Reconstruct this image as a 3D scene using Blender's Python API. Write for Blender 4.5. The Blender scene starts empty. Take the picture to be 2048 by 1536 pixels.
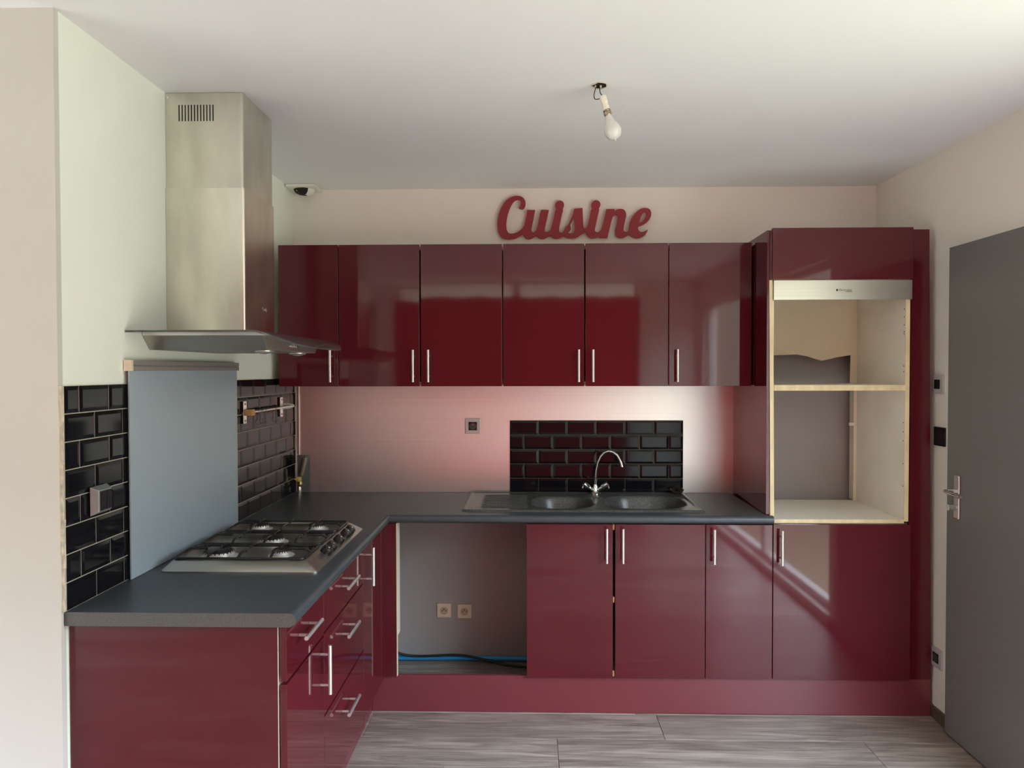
import bpy, bmesh, math, random
from mathutils import Vector, Matrix
random.seed(7)
PI = math.pi
S = bpy.context.scene
COL = S.collection

# ------------------------------------------------------------------ camera
cam = bpy.data.cameras.new('camera')
cam.sensor_fit = 'HORIZONTAL'; cam.sensor_width = 36.0
cam.lens = 1448.76 / 2048 * 36.0
cam.clip_start = 0.02
co = bpy.data.objects.new('camera', cam); COL.objects.link(co)
RIGHT = Vector((0.99971426, 0.02385616, -0.00150933))
FWD = Vector((-0.02388076, 0.99953043, -0.01919956))
UP = Vector((0.00105060, 0.01923012, 0.99981453))
co.matrix_world = Matrix(((RIGHT.x, UP.x, -FWD.x, 1.2388), (RIGHT.y, UP.y, -FWD.y, -3.7917),
                          (RIGHT.z, UP.z, -FWD.z, 1.5343), (0, 0, 0, 1)))
S.camera = co

# ------------------------------------------------------------------ light
S.view_settings.view_transform = 'Standard'
S.view_settings.look = 'None'
S.view_settings.exposure = 1.18
S.view_settings.gamma = 1.0
S.view_settings.use_curve_mapping = False
wd = bpy.data.worlds.new('world'); S.world = wd; wd.use_nodes = True
SKY, TREES, LAWN = 12.0, 1.25, 3.2  # tree belt is added, kept dim so glossy fronts mirror less sky
def build_world():
    """overcast sky, an added dim belt of greenery around the horizon to soften window reflections, lawn below"""
    nt = wd.node_tree; L = nt.links.new
    tc = nt.nodes.new('ShaderNodeTexCoord'); sp = nt.nodes.new('ShaderNodeSeparateXYZ'); L(tc.outputs['Generated'], sp.inputs[0])
    cr = nt.nodes.new('ShaderNodeValToRGB'); mr = nt.nodes.new('ShaderNodeMapRange')
    mr.inputs['From Min'].default_value = -1; mr.inputs['From Max'].default_value = 1
    L(sp.outputs['Z'], mr.inputs['Value']); L(mr.outputs[0], cr.inputs[0])
    e = cr.color_ramp.elements
    lawn = (0.53 * LAWN, 0.57 * LAWN, 0.43 * LAWN, 1); tree = (0.74 * TREES, 0.80 * TREES, 0.66 * TREES, 1)
    e[0].position = 0.365; e[0].color = lawn
    e[1].position = 0.68; e[1].color = (0.72 * SKY, 0.87 * SKY, 1.0 * SKY, 1)
    x = e.new(0.415); x.color = tree
    x = e.new(0.61); x.color = tree
    L(cr.outputs[0], nt.nodes['Background'].inputs[0]); nt.nodes['Background'].inputs[1].default_value = 1.0
build_world()
S.cycles.max_bounces = 8; S.cycles.diffuse_bounces = 5; S.cycles.glossy_bounces = 4
S.cycles.transmission_bounces = 6; S.cycles.sample_clamp_indirect = 4.0
S.cycles.use_denoising = True
S.cycles.use_adaptive_sampling = True; S.cycles.adaptive_threshold = 0.07
S.cycles.caustics_reflective = False; S.cycles.caustics_refractive = False

def portal(name, loc, rot, sx, sy):
    """marks a window opening so that the daylight outside is sampled through it"""
    l = bpy.data.lights.new(name, 'AREA'); l.shape = 'RECTANGLE'; l.size = sx; l.size_y = sy
    l.cycles.is_portal = True
    o = bpy.data.objects.new(name, l); COL.objects.link(o)
    o.location = loc; o.rotation_euler = rot
    return o
YR_ = -4.6
portal('garden_window_portal', (3.12, -3.10, 1.13), (0, PI / 2, 0), 2.14, 2.70)
portal('curtain_window_portal', (1.11, YR_ - .12, 1.26), (PI / 2, 0, 0), 2.50, 2.40)
portal('side_fill_portal', (-2.70, -4.10, 1.13), (0, -PI / 2, 0), 2.14, 2.80)  # portal of the added fill window on the far left

# ------------------------------------------------------------------ materials
MATS = {}
def mat(name, col, rough=0.5, metal=0.0, spec=0.5, noise=None, bump=None, coat=0.0, aniso=0.0, coords='Object', **kw):
    """noise=(scale xyz, amount, detail): multiplies the colour; bump=(scale, strength, distance)"""
    if name in MATS: return MATS[name]
    m = bpy.data.materials.new(name); m.use_nodes = True
    nt = m.node_tree; b = nt.nodes['Principled BSDF']
    b.inputs['Base Color'].default_value = (*col, 1)
    b.inputs['Roughness'].default_value = rough
    b.inputs['Metallic'].default_value = metal
    b.inputs['Specular IOR Level'].default_value = spec
    b.inputs['Coat Weight'].default_value = coat
    b.inputs['Coat Roughness'].default_value = 0.03
    b.inputs['Anisotropic'].default_value = aniso
    for k, v in kw.items():
        b.inputs[k].default_value = v
    tc = nt.nodes.new('ShaderNodeTexCoord')
    if noise:
        mp = nt.nodes.new('ShaderNodeMapping'); mp.inputs['Scale'].default_value = noise[0]
        nt.links.new(tc.outputs[coords], mp.inputs[0])
        n = nt.nodes.new('ShaderNodeTexNoise'); n.inputs['Scale'].default_value = 1.0
        n.inputs['Detail'].default_value = noise[2] if len(noise) > 2 else 3
        nt.links.new(mp.outputs[0], n.inputs['Vector'])
        r = nt.nodes.new('ShaderNodeMapRange')
        r.inputs['From Min'].default_value = 0.3; r.inputs['From Max'].default_value = 0.7
        r.inputs['To Min'].default_value = 1 - noise[1]; r.inputs['To Max'].default_value = 1 + noise[1]
        nt.links.new(n.outputs['Fac'], r.inputs['Value'])
        v = nt.nodes.new('ShaderNodeVectorMath'); v.operation = 'SCALE'
        v.inputs[0].default_value = col
        nt.links.new(r.outputs[0], v.inputs['Scale'])
        nt.links.new(v.outputs[0], b.inputs['Base Color'])
    if bump:
        n2 = nt.nodes.new('ShaderNodeTexNoise'); n2.inputs['Scale'].default_value = bump[0]
        n2.inputs['Detail'].default_value = 4
        nt.links.new(tc.outputs[coords], n2.inputs['Vector'])
        bp = nt.nodes.new('ShaderNodeBump'); bp.inputs['Strength'].default_value = bump[1]
        bp.inputs['Distance'].default_value = bump[2]
        nt.links.new(n2.outputs['Fac'], bp.inputs['Height'])
        nt.links.new(bp.outputs[0], b.inputs['Normal'])
    MATS[name] = m
    return m

M_WALL = mat('white_wall_paint', (0.86, 0.80, 0.745), 0.7, noise=((3, 3, 3), 0.025), bump=(180, 0.12, 0.002))
M_WALL_L = mat('cool_white_wall_paint', (0.89, 0.925, 0.855), 0.65, noise=((3, 3, 3), 0.02), bump=(160, 0.12, 0.002))
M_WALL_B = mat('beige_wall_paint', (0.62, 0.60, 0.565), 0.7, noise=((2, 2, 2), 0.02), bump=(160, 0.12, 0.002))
M_CEIL = mat('ceiling_paint', (0.855, 0.86, 0.895), 0.8, noise=((1.2, 1.2, 1.2), 0.02), bump=(120, 0.10, 0.002))
M_REDWALL = mat('red_wall_paint', (0.42, 0.02, 0.02), 0.7)
M_RED = mat('burgundy_gloss_laminate', (0.092, 0.009, 0.015), 0.05, spec=0.46, noise=((2, 2, 2), 0.05), coat=0.0)
M_REDPL = mat('plinth_laminate_floor_sheen', (0.165, 0.030, 0.040), 0.22, spec=0.7)  # lighter than the fronts: floor reflection put into the base colour
M_REDMATT = mat('red_painted_wood', (0.30, 0.022, 0.030), 0.55)
M_CARC = mat('white_melamine', (0.72, 0.68, 0.60), 0.45)
M_CREAM = mat('cream_chipboard_edge', (0.80, 0.66, 0.40), 0.6, noise=((20, 20, 6), 0.16, 4))
M_BACKPANEL = mat('cream_hardboard', (0.80, 0.69, 0.50), 0.6, noise=((4, 4, 4), 0.04))
M_INNER = mat('cabinet_inner_melamine', (0.86, 0.80, 0.71), 0.5, noise=((6, 6, 6), 0.04))
M_STEEL = mat('brushed_steel', (0.62, 0.59, 0.54), 0.28, 1.0, noise=((1.5, 1.5, 260), 0.05, 2), aniso=0.5)
M_STEELV = mat('smudged_hood_steel', (0.70, 0.68, 0.59), 0.28, 1.0, noise=((8, 8, 3), 0.16, 5))
M_SPLASH = mat('brushed_splash_steel', (0.74, 0.74, 0.73), 0.38, 1.0, noise=((1.0, 1.0, 320), 0.04, 2), aniso=0.4)
M_CHROME = mat('chrome', (0.80, 0.80, 0.80), 0.08, 1.0)
M_SATIN = mat('satin_nickel', (0.84, 0.83, 0.82), 0.32, 0.85)
M_TOP = mat('slate_worktop', (0.048, 0.058, 0.068), 0.38, noise=((420, 420, 420), 0.35, 2), bump=(500, 0.25, 0.0006))
M_TOPEND = mat('worktop_end_band', (0.085, 0.082, 0.078), 0.5, noise=((420, 420, 420), 0.30, 2))
M_TILE = mat('black_glazed_tile', (0.008, 0.008, 0.011), 0.07, spec=0.20)
M_GROUT = mat('beige_grout', (0.46, 0.42, 0.34), 0.85)
M_PLASTER = mat('ragged_plaster', (0.62, 0.56, 0.46), 0.9, noise=((60, 60, 40), 0.3, 5))
M_PANEL = mat('blue_grey_splash_panel', (0.37, 0.45, 0.52), 0.38)
M_RAIL = mat('grey_aluminium_rail', (0.27, 0.255, 0.245), 0.45, 0.0)
M_BLACK = mat('black_plastic', (0.012, 0.012, 0.013), 0.33, spec=0.3)
M_IRON = mat('black_enamel', (0.010, 0.010, 0.011), 0.32)
M_BURN = mat('burner_aluminium', (0.80, 0.78, 0.75), 0.42, 0.5)
M_GRANITE = mat('black_granite_composite', (0.075, 0.075, 0.071), 0.30, noise=((260, 260, 260), 0.85, 2), bump=(300, 0.2, 0.0008))
M_GREYWALL = mat('grey_wall_paint', (0.17, 0.155, 0.15), 0.75)
M_DOOR = mat('grey_door_paint', (0.18, 0.175, 0.17), 0.42, noise=((2, 2, 2), 0.03))
M_BASEB = mat('brown_skirting', (0.10, 0.075, 0.05), 0.5, noise=((6, 40, 40), 0.2))
M_SOCKC = mat('cream_socket_plastic', (0.78, 0.66, 0.52), 0.4)
M_SILVER = mat('silver_plastic', (0.60, 0.565, 0.575), 0.35, 0.2)
M_BLUE = mat('blue_pipe', (0.03, 0.36, 0.80), 0.35)
M_CABLE = mat('black_cable', (0.008, 0.008, 0.009), 0.45)
M_BRASS = mat('brass', (0.62, 0.42, 0.14), 0.3, 0.9)
M_YELLOW = mat('yellow_handle', (0.80, 0.62, 0.22), 0.4)
M_COPPER = mat('weathered_copper', (0.30, 0.24, 0.19), 0.5, 0.4)
M_WHITEP = mat('white_plastic', (0.80, 0.78, 0.74), 0.4)
M_IVORY = mat('ivory_lamp_holder', (0.82, 0.78, 0.66), 0.4)
M_DARK = mat('dark_void', (0.010, 0.009, 0.008), 0.8)
M_WIRE = mat('black_wire', (0.012, 0.012, 0.012), 0.5)
M_ORANGE = mat('orange_clip', (0.58, 0.34, 0.14), 0.5)
M_INK = mat('dark_ink', (0.03, 0.03, 0.03), 0.5)
M_PALEINK = mat('pale_ink', (0.45, 0.42, 0.40), 0.4)
M_GLASS = mat('smoked_glass', (0.40, 0.45, 0.45), 0.05, 0.0, **{'Transmission Weight': 0.80, 'IOR': 1.45})
M_BULB = mat('frosted_bulb', (0.90, 0.88, 0.87), 0.30, 0.0, coat=1.0, **{'Transmission Weight': 0.25, 'IOR': 1.3})
M_LENS = mat('lamp_lens', (0.75, 0.72, 0.70), 0.12, 0.6)

def floor_material():
    m = bpy.data.materials.new('grey_oak_laminate'); m.use_nodes = True
    nt = m.node_tree; b = nt.nodes['Principled BSDF']
    L = nt.links.new
    tc = nt.nodes.new('ShaderNodeTexCoord'); oi = nt.nodes.new('ShaderNodeObjectInfo')
    off = nt.nodes.new('ShaderNodeVectorMath'); off.operation = 'SCALE'
    off.inputs[0].default_value = (37.0, 19.0, 5.0); L(oi.outputs['Random'], off.inputs['Scale'])
    add = nt.nodes.new('ShaderNodeVectorMath'); add.operation = 'ADD'
    L(tc.outputs['Object'], add.inputs[0]); L(off.outputs[0], add.inputs[1])
    mp = nt.nodes.new('ShaderNodeMapping'); mp.inputs['Scale'].default_value = (1.8, 17, 1); L(add.outputs[0], mp.inputs[0])
    n1 = nt.nodes.new('ShaderNodeTexNoise'); n1.inputs['Scale'].default_value = 1.0; n1.inputs['Detail'].default_value = 6
    n1.inputs['Roughness'].default_value = 0.62; n1.inputs['Distortion'].default_value = 1.4; L(mp.outputs[0], n1.inputs['Vector'])
    mp2 = nt.nodes.new('ShaderNodeMapping'); mp2.inputs['Scale'].default_value = (6, 140, 1); L(add.outputs[0], mp2.inputs[0])
    n2 = nt.nodes.new('ShaderNodeTexNoise'); n2.inputs['Scale'].default_value = 1.0; n2.inputs['Detail'].default_value = 3; L(mp2.outputs[0], n2.inputs['Vector'])
    mx = nt.nodes.new('ShaderNodeMix'); mx.data_type = 'FLOAT'; mx.inputs[0].default_value = 0.35
    L(n1.outputs['Fac'], mx.inputs[2]); L(n2.outputs['Fac'], mx.inputs[3])
    cr = nt.nodes.new('ShaderNodeValToRGB')
    e = cr.color_ramp.elements
    e[0].position = 0.30; e[0].color = (0.105, 0.083, 0.070, 1)
    e[1].position = 0.72; e[1].color = (0.55, 0.475, 0.42, 1)
    x = e.new(0.50); x.color = (0.29, 0.243, 0.21, 1)
    L(mx.outputs[0], cr.inputs[0])
    hv = nt.nodes.new('ShaderNodeMapRange'); hv.inputs['To Min'].default_value = 0.88; hv.inputs['To Max'].default_value = 1.12
    L(oi.outputs['Random'], hv.inputs['Value'])
    sc = nt.nodes.new('ShaderNodeVectorMath'); sc.operation = 'SCALE'; L(cr.outputs[0], sc.inputs[0]); L(hv.outputs[0], sc.inputs['Scale'])
    L(sc.outputs[0], b.inputs['Base Color'])
    b.inputs['Roughness'].default_value = 0.36
    bp = nt.nodes.new('ShaderNodeBump'); bp.inputs['Strength'].default_value = 0.25; bp.inputs['Distance'].default_value = 0.001
    L(mx.outputs[0], bp.inputs['Height']); L(bp.outputs[0], b.inputs['Normal'])
    return m
M_FLOOR = floor_material()

def back_wall_material():
    """white above, grey paint low down and behind the oven housing"""
    m = bpy.data.materials.new('two_tone_wall_paint'); m.use_nodes = True
    nt = m.node_tree; b = nt.nodes['Principled BSDF']; L = nt.links.new
    g = nt.nodes.new('ShaderNodeNewGeometry'); sp = nt.nodes.new('ShaderNodeSeparateXYZ'); L(g.outputs['Position'], sp.inputs[0])
    def cmp(sock, op, v):
        n = nt.nodes.new('ShaderNodeMath'); n.operation = op; n.inputs[1].default_value = v; L(sock, n.inputs[0]); return n.outputs[0]
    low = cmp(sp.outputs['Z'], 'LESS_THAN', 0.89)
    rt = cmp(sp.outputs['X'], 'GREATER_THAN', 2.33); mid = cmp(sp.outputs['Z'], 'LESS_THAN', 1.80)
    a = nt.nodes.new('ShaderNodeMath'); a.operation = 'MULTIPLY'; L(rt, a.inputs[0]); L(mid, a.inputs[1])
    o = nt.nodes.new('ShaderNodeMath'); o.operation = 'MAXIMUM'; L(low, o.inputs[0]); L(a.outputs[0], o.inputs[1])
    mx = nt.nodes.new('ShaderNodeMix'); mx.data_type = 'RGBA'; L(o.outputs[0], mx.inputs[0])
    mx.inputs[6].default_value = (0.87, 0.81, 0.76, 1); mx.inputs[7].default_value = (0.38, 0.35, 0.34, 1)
    L(mx.outputs[2], b.inputs['Base Color']); b.inputs['Roughness'].default_value = 0.75
    return m
M_WALLBACK = back_wall_material()

# ------------------------------------------------------------------ mesh helpers
class MB:
    def __init__(s): s.v = []; s.f = []
    def add(s, vs, fs):
        o = len(s.v); s.v += [tuple(v) for v in vs]; s.f += [tuple(i + o for i in f) for f in fs]; return s
    def box(s, x0, x1, y0, y1, z0, z1):
        return s.add([(x0, y0, z0), (x1, y0, z0), (x1, y1, z0), (x0, y1, z0), (x0, y0, z1), (x1, y0, z1), (x1, y1, z1), (x0, y1, z1)],
                     [(0, 3, 2, 1), (4, 5, 6, 7), (0, 1, 5, 4), (1, 2, 6, 5), (2, 3, 7, 6), (3, 0, 4, 7)])
    def cyl(s, p0, p1, r0, r1=None, n=16, caps=True):
        r1 = r0 if r1 is None else r1
        p0 = Vector(p0); p1 = Vector(p1); d = (p1 - p0).normalized()
        a = d.orthogonal().normalized(); b = d.cross(a)
        vs = [p0 + (a * math.cos(2 * PI * i / n) + b * math.sin(2 * PI * i / n)) * r0 for i in range(n)]
        vs += [p1 + (a * math.cos(2 * PI * i / n) + b * math.sin(2 * PI * i / n)) * r1 for i in range(n)]
        fs = [(i, (i + 1) % n, n + (i + 1) % n, n + i) for i in range(n)]
        if caps: fs += [tuple(range(n))[::-1], tuple(range(n, 2 * n))]
        return s.add(vs, fs)
    def tube(s, path, r, n=10, closed=False):
        P = [Vector(p) for p in path]; m = len(P); rings = []
        d0 = (P[1] - P[0]).normalized(); a = d0.orthogonal().normalized()
        for i in range(m):
            if closed: d = (P[(i + 1) % m] - P[i - 1]).normalized()
            else: d = (P[min(i + 1, m - 1)] - P[max(i - 1, 0)]).normalized()
            a = (a - d * a.dot(d)).normalized(); b = d.cross(a)
            rr = r[i] if isinstance(r, (list, tuple)) else r
            rings.append([P[i] + (a * math.cos(2 * PI * k / n) + b * math.sin(2 * PI * k / n)) * rr for k in range(n)])
        vs = [v for q in rings for v in q]; fs = []
        for i in range(m if closed else m - 1):
            j = (i + 1) % m
            for k in range(n):
                fs.append((i * n + k, i * n + (k + 1) % n, j * n + (k + 1) % n, j * n + k))
        if not closed: fs += [tuple(range(n))[::-1], tuple((m - 1) * n + k for k in range(n))]
        return s.add(vs, fs)
    def lathe(s, prof, origin=(0, 0, 0), axis=(0, 0, 1), n=24):
        """prof: (radius, height) pairs along axis"""
        o = Vector(origin); d = Vector(axis).normalized(); a = d.orthogonal().normalized(); b = d.cross(a)
        vs = []; fs = []; m = len(prof)
        for r, h in prof:
            for k in range(n):
                vs.append(o + d * h + (a * math.cos(2 * PI * k / n) + b * math.sin(2 * PI * k / n)) * max(r, 1e-5))
        for i in range(m - 1):
            for k in range(n):
                fs.append((i * n + k, i * n + (k + 1) % n, (i + 1) * n + (k + 1) % n, (i + 1) * n + k))
        fs += [tuple(range(n))[::-1], tuple((m - 1) * n + k for k in range(n))]
        return s.add(vs, fs)
    def prism(s, poly, axis, a, b):
        """poly: 2D points; axis: 'x' (poly = y,z), 'y' (poly = x,z), 'z' (poly = x,y)"""
        def P(p, t): return {'x': (t, p[0], p[1]), 'y': (p[0], t, p[1]), 'z': (p[0], p[1], t)}[axis]
        n = len(poly)
        vs = [P(p, a) for p in poly] + [P(p, b) for p in poly]
        fs = [tuple(range(n)), tuple(range(n, 2 * n))[::-1]] + [(i, n + i, n + (i + 1) % n, (i + 1) % n) for i in range(n)]
        return s.add(vs, fs)
    def hexa(s, bot, top):
        return s.add(list(bot) + list(top), [(3, 2, 1, 0), (4, 5, 6, 7), (0, 1, 5, 4), (1, 2, 6, 5), (2, 3, 7, 6), (3, 0, 4, 7)])

WLOC = {}
def finish_mesh(name, mb, m, bevel=0, seg=2, smooth=None, center=None):
    bm = bmesh.new()
    vs = [bm.verts.new(v) for v in mb.v]
    for f in mb.f:
        try: bm.faces.new([vs[i] for i in f])
        except ValueError: pass
    bmesh.ops.recalc_face_normals(bm, faces=bm.faces)
    if bevel:
        ed = [e for e in bm.edges if len(e.link_faces) == 2 and e.calc_face_angle(0) > 0.5]
        bmesh.ops.bevel(bm, geom=ed, offset=bevel, offset_type='OFFSET', segments=seg, profile=0.5, affect='EDGES', clamp_overlap=True)
    me = bpy.data.meshes.new(name)
    if center is not None: bmesh.ops.translate(bm, verts=bm.verts, vec=-center)
    bm.to_mesh(me); bm.free()
    me.materials.append(m)
    if smooth is not None:
        for p in me.polygons: p.use_smooth = True
        me.set_sharp_from_angle(angle=math.radians(smooth))
    return me

def obj(name, mb, m, parent=None, bevel=0, seg=2, smooth=None):
    xs = [v[0] for v in mb.v]; ys = [v[1] for v in mb.v]; zs = [v[2] for v in mb.v]
    c = Vector(((min(xs) + max(xs)) / 2, (min(ys) + max(ys)) / 2, (min(zs) + max(zs)) / 2))
    me = finish_mesh(name, mb, m, bevel, seg, smooth, c)
    o = bpy.data.objects.new(name, me); COL.objects.link(o)
    WLOC[o] = c
    if parent is not None:
        o.parent = parent; o.location = c - WLOC[parent]
    else: o.location = c
    return o

def inst(name, me, loc, parent):
    o = bpy.data.objects.new(name, me); COL.objects.link(o)
    o.parent = parent; o.location = Vector(loc) - WLOC[parent]; WLOC[o] = Vector(loc)
    return o

def thing(name, label, cat, loc, group=None):
    o = bpy.data.objects.new(name, None); COL.objects.link(o)
    o.empty_display_size = 0.05; o.location = loc; WLOC[o] = Vector(loc)
    o['label'] = label; o['category'] = cat
    if group: o['group'] = group
    return o

def tag(o, label, cat, group=None):
    o['label'] = label; o['category'] = cat
    if group: o['group'] = group
    return o

def struct(o, label=None, cat=None):
    o['kind'] = 'structure'
    if label: o['label'] = label
    if cat: o['category'] = cat
    return o

def arc(c, r, a0, a1, n, f):
    return [f(c[0] + r * math.cos(a0 + (a1 - a0) * i / n), c[1] + r * math.sin(a0 + (a1 - a0) * i / n)) for i in range(n + 1)]

# ------------------------------------------------------------------ room shell
H = 2.48; W = 3.025; YE = -1.917; YR = -4.6; XL = -2.6
def box(x0, x1, y0, y1, z0, z1): return MB().box(x0, x1, y0, y1, z0, z1)
struct(obj('ceiling', box(XL - .12, W + .14, -8.14, 0.14, H, H + .12), M_CEIL), 'plain white painted ceiling above the kitchen', 'ceiling')
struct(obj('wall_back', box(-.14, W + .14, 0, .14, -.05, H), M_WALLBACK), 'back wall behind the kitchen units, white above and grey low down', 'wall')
struct(obj('wall_left', box(-.14, 0, YE + .02, 0, -.05, H), M_WALL_L), 'bright white left wall that carries the hood and tiles', 'wall')
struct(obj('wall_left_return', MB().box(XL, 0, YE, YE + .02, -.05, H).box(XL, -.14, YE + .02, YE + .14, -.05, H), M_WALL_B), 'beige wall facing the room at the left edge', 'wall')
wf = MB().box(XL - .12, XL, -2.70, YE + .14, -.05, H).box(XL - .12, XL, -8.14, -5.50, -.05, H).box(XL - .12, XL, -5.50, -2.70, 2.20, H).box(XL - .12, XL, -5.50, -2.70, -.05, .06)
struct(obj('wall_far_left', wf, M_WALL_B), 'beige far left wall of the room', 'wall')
# right wall with the garden window opening
wr = MB().box(W, W + .14, -1.75, 0, -.05, H).box(W, W + .14, YR - .14, -4.45, -.05, H)
wr.box(W, W + .14, -4.45, -1.75, 2.20, H).box(W, W + .14, -4.45, -1.75, -.05, 0.06)
struct(obj('wall_right', wr, M_WALL), 'white right wall beside the tall unit and the door', 'wall')
# rear wall: a wide window hung with a red curtain that stops short of its top
rw = MB().box(-.35, -.14, YR - .14, YR, -.05, H).box(2.36, W + .14, YR - .14, YR, -.05, H).box(-.14, 2.36, YR - .14, YR, 2.462, H).box(-.14, 2.36, YR - .14, YR, -.05, .06)
struct(obj('wall_rear', rw, M_WALL), 'rear wall behind the camera', 'wall')
YB = -8.0
rw2 = MB().box(XL, -.35, YB - .14, YB, -.05, H)
struct(obj('wall_rear_left', rw2, M_WALL_B), 'rear wall of the deep bay behind the camera', 'wall')
struct(obj('wall_bay', box(-.35, -.21, YB - .14, YR - .14, -.05, H), M_WALL_B), 'side wall of the deep bay behind the camera', 'wall')
def curtain_material():
    m = bpy.data.materials.new('red_curtain_cloth'); m.use_nodes = True
    nt = m.node_tree; L = nt.links.new; out = nt.nodes['Material Output']
    d = nt.nodes.new('ShaderNodeBsdfDiffuse'); d.inputs[0].default_value = (.42, .035, .035, 1)
    t = nt.nodes.new('ShaderNodeBsdfTranslucent'); t.inputs[0].default_value = (.33, .034, .034, 1)
    x = nt.nodes.new('ShaderNodeMixShader'); x.inputs[0].default_value = .5
    L(d.outputs[0], x.inputs[1]); L(t.outputs[0], x.inputs[2]); L(x.outputs[0], out.inputs[0])
    return m
cu = MB(); vs = []; NC = 120
for k in range(NC + 1):
    x = -.16 + 2.54 * k / NC; yv = YR + .035 + .012 * math.sin(k * .9)
    vs += [(x, yv, .02), (x, yv, 2.300 + .006 * math.sin(k * .35))]
cu.add(vs, [(2 * k, 2 * k + 2, 2 * k + 3, 2 * k + 1) for k in range(NC)])
tag(obj('curtain', cu, curtain_material(), smooth=60), 'red curtain drawn across the window behind the camera', 'curtain')
def window(name, axis, a0, a1, c, z0, z1, mull, t=.05):
    w = MB()
    def bx(u0, u1, w0, w1):
        if axis == 'y': w.box(c, c + .06, u0, u1, w0, w1)
        else: w.box(u0, u1, c - .06, c, w0, w1)
    bx(a0, a0 + t, z0, z1); bx(a1 - t, a1, z0, z1); bx(a0 + t, a1 - t, z0, z0 + t); bx(a0 + t, a1 - t, z1 - t, z1)
    for k in range(1, mull + 1):
        u = a0 + (a1 - a0) * k / (mull + 1); bx(u - .04, u + .04, z0 + t, z1 - t)
    return struct(obj(name, w, M_WHITEP, bevel=.004), 'white window frame', 'window')
window('window_1', 'y', -4.45, -1.75, W + .05, .06, 2.20, 1)
window('window_3', 'x', -.14, 2.36, YR - .04, .06, 2.462, 1, .022)
window('window_2_fill', 'y', -5.50, -2.70, XL - .11, .06, 2.20, 1)  # unseen window, added as fill light for the right wall and tall unit

# floor: sub-floor with laminate planks
floor = struct(obj('floor', MB().box(XL, W, YR, 0, -.05, -.008).box(XL, -.35, YB, YR, -.05, -.001), M_GROUT), 'grey oak laminate floor of wide planks', 'floor')
PW, PL = .2195, 1.262
prow = {}
joints = {0: 1.801, 1: 1.352, 2: .905, 3: .45}
def plank_mesh(length, w):
    k = (round(length, 3), round(w, 3))
    if k not in prow:
        mb = box(-length / 2 + .0008, length / 2 - .0008, -w / 2 + .0008, w / 2 - .0008, -.008, 0)
        prow[k] = finish_mesh('plank', mb, M_FLOOR, bevel=.0012, seg=1)
    return prow[k]
row = 0; y = -.800 + 4 * PW
while y - PW > YR - .22:
    y1 = min(y, 0.0); y0 = max(y - PW, YR)
    r = round((-.800 + PW - y) / PW)          # row 0 is the first full row in front of the plinth
    x = joints[r % 4] - 3 * PL if r % 4 in joints else 0
    x = joints[r % 4] - PL * 4
    lo = .0 if (y0 + y1) / 2 > YE else XL
    while x < W:
        a = max(x, lo); b = min(x + PL, W)
        if b - a > .03 and y1 - y0 > .02:
            inst('plank', plank_mesh(b - a, y1 - y0), ((a + b) / 2, (y0 + y1) / 2, 0), floor)
        x += PL
    y -= PW

struct(obj('baseboard_right', box(W - .012, W, -1.74, -.56, 0, .052), M_BASEB, bevel=.002), 'brown skirting board along the right wall', 'baseboard')

# ------------------------------------------------------------------ tiles
def tile_mesh(w, h, axis, gap=.0015, d=.0052, bev=.011):
    """bevelled metro tile, centred, back face on the plane"""
    w2, h2 = w / 2 - gap, h / 2 - gap
    b = min(bev, w2 * .45)
    L0 = [(-w2, -h2), (w2, -h2), (w2, h2), (-w2, h2)]
    L1 = [(-w2 + b, -h2 + b), (w2 - b, -h2 + b), (w2 - b, h2 - b), (-w2 + b, h2 - b)]
    def P(p, t): return (t, p[0], p[1]) if axis == 'x' else (p[0], -t, p[1])
    vs = [P(p, 0) for p in L0] + [P(p, d * .58) for p in L0] + [P(p, d) for p in L1]
    fs = [(0, 1, 2, 3)]
    for k in range(4):
        j = (k + 1) % 4
        fs += [(k, j, 4 + j, 4 + k), (4 + k, 4 + j, 8 + j, 8 + k)]
    fs.append((8, 9, 10, 11))
    return finish_mesh('tile', MB().add(vs, fs), M_TILE)
TM = {}
def tile(w, h, axis):
    k = (round(w, 3), round(h, 3), axis)
    if k not in TM: TM[k] = tile_mesh(w, h, axis, .0015 if axis == 'x' else .0010)
    return TM[k]
TZ0 = .8935; TH = .0751
def tile_wall(bed, y0, y1, joint_even, joint_odd, pitch):
    for r in range(8):
        z = TZ0 + TH * (r + .5)
        top_odd = (7 - r) % 2 == 0
        j = joint_odd if top_odd else joint_even
        x = j - pitch * 12
        while x < y1:
            a = max(x, y0); b = min(x + pitch, y1)
            if b - a > .012: inst('tile', tile(b - a, TH, 'x'), (.0040, (a + b) / 2, z), bed)
            x += pitch
bed = obj('tile_backsplash', box(.0004, .006, -1.905, -1.60, TZ0, 1.494), M_GROUT)
tag(bed, 'black metro tiles with pale joints on the left wall, before the grey panel', 'tiles')
tile_wall(bed, -1.903, -1.600, -1.769, -1.839, .140)
rg = MB()
yy = TZ0
while yy < 1.494:
    h = min(random.uniform(.02, .06), 1.494 - yy); rg.box(0, random.uniform(.004, .009), -1.9115 - random.uniform(0, .004), -1.904, yy, yy + h); yy += h
obj('plaster_edge', rg, M_PLASTER, bed)
bed2 = obj('tile_backsplash', box(.0004, .006, -.86, -.002, TZ0, 1.494), M_GROUT)
tag(bed2, 'black metro tiles around the hook rail in the left corner', 'tiles')
tile_wall(bed2, -.86, -.006, -.664, -.664 + .0718, .1437)
bed3 = obj('tile_backsplash', box(1.137, 2.038, -.010, -.0045, TZ0, TZ0 + 5 * .0755), mat('brown_grout', (.20, .17, .12), .85))
tag(bed3, 'black metro tile rectangle on the steel behind the sink tap', 'tiles')
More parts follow.
